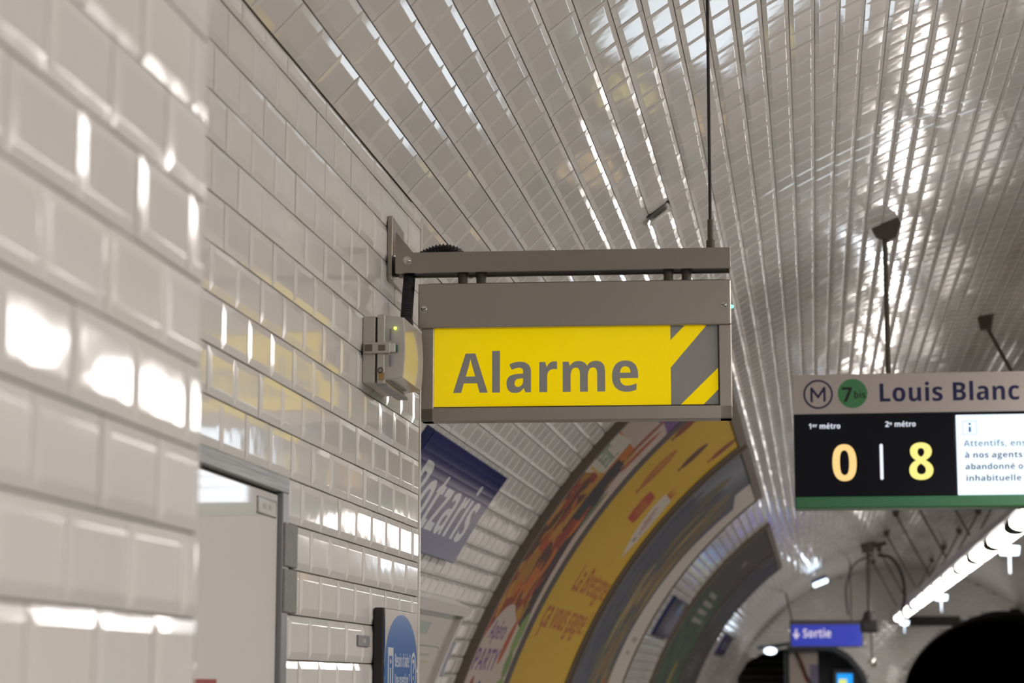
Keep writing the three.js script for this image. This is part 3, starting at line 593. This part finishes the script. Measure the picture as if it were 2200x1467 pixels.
const party = canvasTex(512, 1248, (x, w, h) => {
  const V = (v) => (1 - v) * h;
  x.fillStyle = '#3a2a2c'; x.fillRect(0, 0, w, h);
  for (let i = 0; i < 420; i++) { const cy = V(0.36 + 0.46 * pr()), cx = w * (0.02 + 0.7 * pr()); blob(x, cx, cy, 14 + 30 * pr(), 12 + 40 * pr(), pr() * 3, ['#8a3a1e', '#b0481e', '#c06a1e', '#a8781c', '#4a2a26', '#2e2730', '#93361c', '#b8862a', '#5c3324'][Math.floor(pr() * 9)]); }
  x.fillStyle = '#c3b3a8'; x.fillRect(0, 0, w, V(0.82)); x.beginPath(); x.moveTo(w * 0.72, V(0.82)); x.lineTo(w, V(0.82)); x.lineTo(w, V(0.4)); x.lineTo(w * 0.93, V(0.4)); x.lineTo(w * 0.84, V(0.7)); x.closePath(); x.fill();
  x.fillStyle = '#6d4a86'; x.fillRect(0, 0, w, V(0.885)); for (let i = 0; i < 14; i++) x.fillRect(i * w / 14, V(0.886), w / 16, h * 0.012 * pr());
  x.fillStyle = '#cfc9bc'; x.beginPath(); x.moveTo(0, V(0.815)); x.lineTo(w * 0.44, V(0.825)); x.lineTo(w * 0.46, V(0.758)); x.lineTo(w * 0.02, V(0.735)); x.closePath(); x.fill();
  x.fillStyle = '#3e7450'; fitText(x, 'Picard', w * 0.05, w * 0.4, V(0.765), h * 0.03, 'bold', 'serif'); x.fillStyle = '#c9a43c'; x.fillRect(w * 0.1, V(0.752), w * 0.34, 6);
  blob(x, w * 0.66, V(0.845), 20, 60, 0.15, '#93481f'); blob(x, w * 0.80, V(0.825), 22, 62, 0.15, '#a8521e');
  x.fillStyle = '#2c2a31'; x.fillRect(w * 0.5, V(0.79), w * 0.2, h * 0.12); blob(x, w * 0.86, V(0.70), 22, 50, 0.1, '#6d7a55');
  x.fillStyle = '#c6b9ad'; x.beginPath(); x.moveTo(0, V(0.40)); x.quadraticCurveTo(w * 0.16, V(0.52), w * 0.46, V(0.5)); x.quadraticCurveTo(w * 0.62, V(0.47), w, V(0.46)); x.lineTo(w, V(0.16)); x.lineTo(0, V(0.16)); x.closePath(); x.fill();
  x.fillStyle = '#74508a'; fitText(x, 'Apéro', w * 0.16, w * 0.52, V(0.442), h * 0.030, 'bold'); fitText(x, 'PARTY', w * 0.06, w * 0.6, V(0.388), h * 0.036, 'bold');
  blob(x, w * 0.66, V(0.44), 26, 52, 0.2, '#b04a22'); blob(x, w * 0.88, V(0.455), 44, 50, 0.3, '#7d9a55'); blob(x, w * 0.9, V(0.40), 40, 30, 0.2, '#6d8a4a'); blob(x, w * 0.84, V(0.35), 70, 26, -0.3, '#7f9a4a'); blob(x, w * 0.2, V(0.355), 22, 30, 0.2, '#8f4224'); blob(x, w * 0.38, V(0.352), 24, 24, 0.2, '#45529a');
});
const bretagne = canvasTex(1024, 1320, (x, w, h) => {
  const V = (v) => (1 - v) * h, fish = (u, v, l, wd, rot, c) => { x.save(); x.translate(u * w, V(v)); x.rotate(rot); blob(x, 0, 0, wd, l, 0, c); x.beginPath(); x.moveTo(0, l * 0.9); x.lineTo(-wd * 0.6, l * 1.18); x.lineTo(wd * 0.6, l * 1.18); x.fill(); x.restore(); };
  x.fillStyle = '#c8a41c'; x.fillRect(0, 0, w, h);
  fish(0.24, 0.832, 66, 58, 0.05, '#a8641c'); fish(0.54, 0.905, 48, 48, 0.05, '#5c2a16'); fish(0.84, 0.965, 46, 46, 0.05, '#7c3418'); fish(0.05, 0.918, 40, 44, 0, '#7c3418'); fish(0.24, 0.845, 30, 24, 0.05, '#b87a28');
  x.fillStyle = '#a83c1c'; x.beginPath(); x.roundRect(w * 0.405, V(0.795), w * 0.18, h * 0.068, 26); x.fill(); x.fillStyle = '#b5802a'; fitText(x, '1', w * 0.44, w * 0.47, V(0.745), 40); fitText(x, '8', w * 0.48, w * 0.51, V(0.745), 40); fitText(x, '9', w * 0.52, w * 0.55, V(0.745), 40);
  x.fillStyle = '#c3bab0'; x.beginPath(); x.moveTo(w * 0.69, V(0.815)); x.lineTo(w * 0.88, V(0.815)); x.quadraticCurveTo(w * 0.95, V(0.74), w * 0.82, V(0.655)); x.quadraticCurveTo(w * 0.64, V(0.74), w * 0.69, V(0.815)); x.fill();
  x.fillStyle = '#9c5a4a'; for (let i = 0; i < 3; i++) x.fillRect(w * (0.745 + i * 0.035), V(0.785 - 0.012 * i), w * 0.018, h * 0.045); x.fillStyle = '#6a6560'; x.fillRect(w * 0.79, V(0.71), w * 0.04, h * 0.012); x.fillStyle = '#a83c1c'; for (let i = 0; i < 3; i++) { x.beginPath(); x.moveTo(w * (0.73 + i * 0.045), V(0.815)); x.lineTo(w * (0.75 + i * 0.045), V(0.84)); x.lineTo(w * (0.77 + i * 0.045), V(0.815)); x.fill(); }
  x.fillStyle = '#a04418'; fitText(x, 'La Bretagne', w * 0.28, w * 0.98, V(0.558), h * 0.054, 'bold'); fitText(x, 'ça vous gagne !', w * 0.08, w * 0.96, V(0.476), h * 0.054, 'bold');
});
posterFrame(9.35, 13.36, 'curved dark frame with the food party poster and the yellow poster', [[9.39, 10.68, party, 'party food poster with purple lettering', 0.3], [10.85, 13.32, bretagne, 'yellow poster with red lettering and a white board', 0.3]], [[10.68, 10.85]]);
const landscape = canvasTex(1024, 900, (x, w, h) => {
  const V = (v) => (1 - v) * h;
  x.fillStyle = '#4f5360'; x.fillRect(0, 0, w, h);
  const g = x.createLinearGradient(0, 0, w * 0.5, V(0.8)); g.addColorStop(0, '#5c6069'); g.addColorStop(0.5, '#7e838c'); g.addColorStop(1, '#50525b'); x.fillStyle = g; x.fillRect(0, 0, w, V(0.86));
  for (let i = 0; i < 150; i++) { const v = 0.15 + 0.7 * pr(), u = 0.22 + 0.5 * pr(); blob(x, u * w, V(v), 24 + 50 * pr(), 40 + 90 * pr(), pr() * 0.5 - 0.25, ['#5f5748', '#6b5e45', '#57564c', '#4a4c50', '#66583c', '#454a55', '#736648', '#4e564c'][Math.floor(pr() * 8)]); }
  for (let i = 0; i < 26; i++) blob(x, (0.35 + 0.3 * pr()) * w, V(0.3 + 0.55 * pr()), 8 + 10 * pr(), 30 + 60 * pr(), 0.1, ['#8f7a4c', '#83683a', '#9c8a5e'][Math.floor(pr() * 3)]);
  for (let i = 0; i < 60; i++) blob(x, (0.02 + 0.25 * pr()) * w, V(0.1 + 0.75 * pr()), 26, 40, 0, ['#44485a', '#4c5062', '#3c4050'][Math.floor(pr() * 3)]);
  x.fillStyle = '#c0b8af'; x.beginPath(); x.moveTo(w * 0.60, 0); x.lineTo(w, 0); x.lineTo(w, h); x.lineTo(w * 0.68, h); x.lineTo(w * 0.68, V(0.5)); x.lineTo(w * 0.75, V(0.75)); x.lineTo(w * 0.82, V(0.93)); x.lineTo(w * 0.60, V(0.95)); x.closePath(); x.fill();
  x.fillStyle = '#8f8a84'; x.fillRect(w * 0.80, V(0.50), w * 0.12, h * 0.014); x.fillRect(w * 0.80, V(0.46), w * 0.08, h * 0.01); x.fillStyle = '#8a4a2c'; x.fillRect(w * 0.55, V(0.38), w * 0.06, h * 0.3);
});
posterFrame(13.6, 17.36, 'curved frame with the grey blue painted poster and wide white margin', [[13.64, 17.32, landscape, 'grey blue and ochre poster with white margin', 0.15]]);
const meadow = canvasTex(512, 700, (x, w, h) => {
  x.fillStyle = '#3f3b39'; x.fillRect(0, 0, w, h * 0.26); x.fillStyle = '#33423a'; x.fillRect(0, h * 0.26, w, h * 0.74);
  for (let i = 0; i < 140; i++) blob(x, pr() * w, h * (0.3 + 0.7 * pr()), 30, 10 + 30 * pr(), 0, ['#2f4a38', '#3c5540', '#2a3c34', '#47553a'][Math.floor(pr() * 4)]);
  x.fillStyle = '#8a8480'; fitText(x, '06', w * 0.48, w * 0.62, h * 0.135, h * 0.028, 'bold'); for (let i = 0; i < 4; i++) x.fillRect(w * 0.3, h * (0.27 + i * 0.035), w * (0.3 + 0.15 * pr()), h * 0.018);
  x.strokeStyle = '#8d7a2c'; x.lineWidth = 40; x.beginPath(); x.moveTo(w * 0.5, h); x.quadraticCurveTo(w * 0.45, h * 0.72, w * 0.62, h * 0.55); x.stroke();
});
const dusk = canvasTex(512, 700, (x, w, h) => {
  x.fillStyle = '#3d3d43'; x.fillRect(0, 0, w, h);
  for (let i = 0; i < 120; i++) blob(x, pr() * w, h * pr(), 20 + 40 * pr(), 16 + 40 * pr(), 0, ['#36363c', '#44454c', '#2e2e33', '#4a4644'][Math.floor(pr() * 4)]);
  for (let i = 0; i < 26; i++) blob(x, w * (0.2 + 0.5 * pr()), h * (0.5 + 0.1 * pr()), 6, 4, 0, '#8f959c');
});
posterFrame(20.5, 24.45, 'curved dark frame with the dark green landscape poster', [[20.56, 24.39, meadow, 'dark green poster', 0.12]]);
posterFrame(24.5, 28.0, 'curved frame with the dark slate poster, farthest of the poster row', [[24.56, 27.94, dusk, 'dark slate grey poster', 0.12]]);

const blueSign = (w, h, f) => canvasTex(w, h, (x) => { x.fillStyle = '#1a2556'; x.fillRect(0, 0, w, h); f(x); });
curvedSign('station_name_sign', 'blue name sign between the posters, with a pale picture corner', 'sign', 18.3, 20.1, 145.4, 152, blueSign(400, 150, (x) => { x.fillStyle = '#5c6a92'; x.fillRect(150, 60, 200, 70); x.fillStyle = '#3b8fd0'; x.fillRect(190, 8, 120, 50); x.fillStyle = '#a8b08a'; x.fillRect(255, 4, 70, 30); }), 0.1, 0.03, mat([0.02, 0.03, 0.12], 0.3));
curvedSign('station_name_sign', 'small distant dark blue name sign past the last poster', 'sign', 30.0, 32.3, 146.5, 152.1, blueSign(256, 128, (x) => { x.fillStyle = '#8f97b4'; fitText(x, 'Botzaris', 30, 226, 88, 50); }), 0.15, 0.03, mat([0.02, 0.03, 0.12], 0.3));

// timetable case, exit strip and small notice on the curved wall
{
  const c = thing('timetable_case', 'pale framed timetable case on the curved wall beside the help sign', 'notice case');
  const zA = -7.1, zB = -8.47, t0 = 154.0, t1 = 172;
  mesh('case_back', vaultSlab(zA, zB, t0, t1, 0.0, 0.05, 12), M.greyPaint, c);
  mesh('case_top', vaultSlab(zA, zB - 0.005, t0 - 0.25, t0 + 0.45, 0.0, 0.085, 2), M.white, c);
  mesh('case_side', vaultSlab(zB + 0.05, zB, t0 + 0.45, t1, 0.0, 0.07, 12), M.white, c);
  const map = canvasTex(512, 900, (x, w, h) => {
    x.fillStyle = '#b7aea6'; x.fillRect(0, 0, w, h); x.strokeStyle = '#55605c'; x.lineWidth = 5; x.strokeRect(0, 14, w - 30, 8); x.fillStyle = '#7d9286'; x.fillRect(w * 0.42, h * 0.05, w * 0.2, h * 0.05);
    x.strokeStyle = '#4a4d4c'; x.beginPath(); x.moveTo(0, h * 0.145); x.lineTo(w * 0.86, h * 0.145); x.quadraticCurveTo(w * 0.92, h * 0.145, w * 0.93, h * 0.17); x.stroke();
    x.fillStyle = '#8f8a88'; x.fillRect(w * 0.1, h * 0.175, w * 0.7, h * 0.012); x.fillStyle = '#a1342c'; x.fillRect(w * 0.2, h * 0.205, w * 0.45, h * 0.01); x.fillStyle = '#a8a05c'; x.fillRect(w * 0.7, h * 0.205, w * 0.12, h * 0.008);
    x.fillStyle = '#96918c'; for (let r = 0; r < 60; r++) for (let q = 0; q < 7; q++) x.fillRect(w * (0.1 + 0.1 * q), h * (0.24 + r * 0.0115), w * 0.07, h * 0.005);
  });
  mesh('timetable_sheet', vaultSlab(zA, zB + 0.05, t0 + 0.45, t1, 0.04, 0.055, 12), new THREE.MeshPhysicalMaterial({ map, roughness: 0.15 }), c);
  curvedSign('exit_strip_sign', 'narrow blue strip sign under the small white notice by the timetable case', 'sign', 8.49, 8.86, 156.75, 159.4, blueSign(256, 300, (x) => { x.fillStyle = '#27356e'; x.fillRect(0, 0, 256, 300); x.fillStyle = '#8d93b0'; fitText(x, 'Sortie', 40, 190, 80, 44); }), 0.1, 0.02, mat([0.03, 0.04, 0.15], 0.3));
  curvedSign('notice_plate', 'small white notice with dark green bars above the narrow blue strip', 'notice', 8.50, 8.74, 154.2, 156.5, canvasTex(128, 160, (x) => { x.fillStyle = '#b9b0a8'; x.fillRect(0, 0, 128, 160); x.fillStyle = '#4a6a5e'; x.fillRect(60, 12, 40, 34); x.fillRect(64, 100, 36, 14); x.strokeStyle = '#4a6a5e'; x.lineWidth = 5; x.strokeRect(62, 46, 30, 56); x.fillStyle = '#8ba396'; x.fillRect(44, 128, 50, 18); }), 0.3, 0.012, M.greyPaint);
}

// ---------------------------------------------------------------- loose tile, far signs, lamps and cables
{
  const P = vaultPt(127.7, 0.0, -6.66), tng = vaultPt(127.7 - 0.5, 0, -6.66).sub(vaultPt(127.7 + 0.5, 0, -6.66)).normalize();
  const l = thing('loose_tile', 'tilted loose tile with a dark gap in the vault above the alarm sign', 'tile');
  const n = V3(XC - P.x, YC - P.y, 0).normalize();
  const m = new THREE.Matrix4().makeBasis(tng, V3(0, 0, -1), n).setPosition(P);
  const slab = mesh('tile_slab', rbox(-0.044, 0.044, -0.05, 0.05, 0.001, 0.008, 0.002), TILE[1], l); m.clone().multiply(new THREE.Matrix4().makeRotationX(-0.16)).multiply(new THREE.Matrix4().makeTranslation(0, -0.01, 0.008)).decompose(slab.position, slab.quaternion, slab.scale);
  const gap = mesh('dark_gap', merge([box(-0.043, 0.043, -0.0615, -0.0585, -0.004, 0.003), box(0.040, 0.044, -0.062, -0.035, -0.004, 0.008)]), M.black, l); m.decompose(gap.position, gap.quaternion, gap.scale);
}
{
  const s = thing('exit_sign', 'hanging blue sign reading Sortie with a down arrow at the platform end', 'sign', [0, EYE, -36]);
  mesh('sign_box', rbox(-0.40, 0.785, 0.59, 1.03, -0.16, -0.01, 0.01), mat([0.10, 0.095, 0.09], 0.4), s);
  const map = canvasTex(640, 200, (x, w, h) => { x.fillStyle = '#2f3aa0'; x.fillRect(0, 0, w, h); x.fillStyle = '#cfc6d6'; fitText(x, 'Sortie', w * 0.16, w * 0.57, h * 0.60, h * 0.40); x.strokeStyle = '#cfc6d6'; x.lineWidth = 16; x.beginPath(); x.moveTo(w * 0.07, h * 0.2); x.lineTo(w * 0.07, h * 0.6); x.moveTo(w * 0.03, h * 0.42); x.lineTo(w * 0.07, h * 0.62); x.lineTo(w * 0.11, h * 0.42); x.stroke(); });
  const g = new THREE.BoxGeometry(1.14, 0.345, 0.02); g.translate(0.195, 0.782, -0.004); mesh('sign_face', g, new THREE.MeshPhysicalMaterial({ map, roughness: 0.2, emissive: lin(1, 1, 1), emissiveMap: map, emissiveIntensity: 0.45 }), s);
  for (const [a, c, e] of [[-0.36, -0.45, 1.47], [0.6, 0.6, 1.99]]) mesh('hanger', rod(V3(a, 1.02, -0.08), V3(c, e, -0.08), 0.014), M.pole, s);
  const a = thing('wall_lamp', 'bright cold white lamp fixed under the vault above the exit sign', 'lamp', [0.11, EYE + 1.66, -36.3]);
  mesh('lamp_case', rbox(-0.13, 0.13, 0.02, 0.075, -0.06, 0.06, 0.012).rotateZ(0.38), mat([0.06, 0.10, 0.2], 0.4), a);
  mesh('lamp_glass', rbox(-0.13, 0.13, -0.05, 0.02, -0.055, 0.055, 0.025, 4).rotateZ(0.38), glow(COOL, 1.6), a);
  const L = new THREE.PointLight(lin(...COOL), 0.03, 0, 2); L.position.set(0.16, EYE + 1.52, -36.2); scene.add(L);
  const b = thing('wall_lamp', 'bright cold white round lamp on an arm left of the exit sign', 'lamp', [-0.76, EYE + 0.56, -38]);
  mesh('lamp_glass', new THREE.SphereGeometry(0.10, 20, 14).scale(1.1, 0.62, 1), glow(COOL, 1.8), b);
  mesh('lamp_arm', merge([rod(V3(0.02, 0.05, 0), V3(0.36, 0.12, -0.1), 0.02), rod(V3(-0.22, 0.05, -0.05), V3(0.36, 0.13, -0.1), 0.03)]), M.slate, b);
  const L2 = new THREE.PointLight(lin(...COOL), 0.03, 0, 2); L2.position.set(-0.76, EYE + 0.44, -37.9); scene.add(L2);
}
{
  const y0 = YC - EYE + VB * Math.sqrt(1 - ((0.80 - XC) / VA) ** 2);
  const s = thing('loudspeaker_post', 'dark post hanging from the vault with a black loudspeaker at its foot', 'post', [0.80, EYE, -32.3]);
  mesh('post', rod(V3(0, y0 - 0.05, 0), V3(0, 0.95, 0), 0.028), M.pole, s);
  mesh('ceiling_bracket', merge([new THREE.CylinderGeometry(0.14, 0.09, 0.16, 6).translate(0, y0 - 0.07, 0), rod(V3(0, y0 - 0.06, 0), V3(0.27, y0 - 0.01, 0), 0.03)]), M.pole, s);
  mesh('loudspeaker', merge([new THREE.CylinderGeometry(0.06, 0.11, 0.14, 12).translate(-0.01, 0.98, 0), rbox(-0.14, 0.13, 0.74, 0.93, -0.1, 0.1, 0.04, 3)]), M.black, s);
  mesh('drop_stem', rod(V3(0.02, 0.74, 0), V3(0.02, 0.36, 0), 0.012), M.pole, s);
  mesh('mirror_ball', merge([new THREE.SphereGeometry(0.055, 16, 12).translate(0.02, 0.30, 0), new THREE.TorusGeometry(0.058, 0.014, 8, 20).translate(0.02, 0.30, 0)]), M.bright, s);
  const cab = (name, label, pts, r) => { const o = thing(name, label, 'cable'); mesh('cable_run', sweep(pts.map(([x, y, z]) => V3(x, y + EYE, z)), 80, () => r, 8), M.black, o); };
  cab('cable', 'thin black cable drooping on the left of the hanging post', [[0.9, 1.93, -33.2], [0.62, 1.78, -33.2], [0.49, 1.45, -33.2], [0.49, 1.2, -33.2], [0.51, 1.02, -33.2]], 0.014);
  cab('cable', 'thick black cable bowing down on the right of the hanging post', [[0.95, 1.90, -32.9], [1.15, 1.86, -32.9], [1.30, 1.62, -32.9], [1.34, 1.3, -32.9], [1.30, 1.0, -32.9], [1.36, 0.95, -32.9]], 0.022);
}
{ // posters and ticket screen seen in the exit passage
  const p = thing('exit_poster', 'white poster with an orange flame shape inside the exit passage', 'poster', [-0.48, EYE, Z_END - 0.2]);
  const map = canvasTex(256, 512, (x, w, h) => { x.fillStyle = '#b9aea6'; x.fillRect(0, 0, w, h); x.fillStyle = '#9c4a1a'; x.beginPath(); x.moveTo(w * 0.35, h * 0.05); x.quadraticCurveTo(w * 0.62, h * 0.3, w * 0.66, h * 0.52); x.lineTo(w * 0.54, h * 0.46); x.quadraticCurveTo(w * 0.4, h * 0.3, w * 0.28, h * 0.05); x.fill(); x.fillStyle = '#7b7490'; x.fillRect(w * 0.7, h * 0.2, w * 0.3, h * 0.5); });
  const g = new THREE.BoxGeometry(0.54, 1.2, 0.02); g.translate(0.27, 0.0, 0); mesh('poster_sheet', g, new THREE.MeshPhysicalMaterial({ map, roughness: 0.3 }), p);
  mesh('poster_edge', rbox(-0.02, 0.0, -0.6, 0.6, -0.02, 0.02, 0.004).translate(0.55, 0, 0), M.slate, p);
  const t = thing('ticket_screen', 'bright blue and yellow ticket screen in the exit passage', 'screen', [0.55, EYE, Z_END - 0.9]);
  mesh('screen_case', rbox(-0.22, 0.30, -0.9, 0.28, -0.2, 0, 0.02), mat([0.2, 0.21, 0.22], 0.4), t);
  const map2 = canvasTex(128, 128, (x) => { x.fillStyle = '#0a86d8'; x.fillRect(0, 0, 128, 128); x.fillStyle = '#b8bf6a'; x.fillRect(14, 30, 66, 98); });
  const g2 = new THREE.BoxGeometry(0.29, 0.42, 0.01); g2.translate(0.0, -0.02, 0.006); mesh('screen', g2, new THREE.MeshPhysicalMaterial({ color: lin(0.02, 0.02, 0.02), roughness: 0.2, emissive: lin(1, 1, 1), emissiveMap: map2, emissiveIntensity: 0.9 }), t);
}

renderer.render(scene, camera);
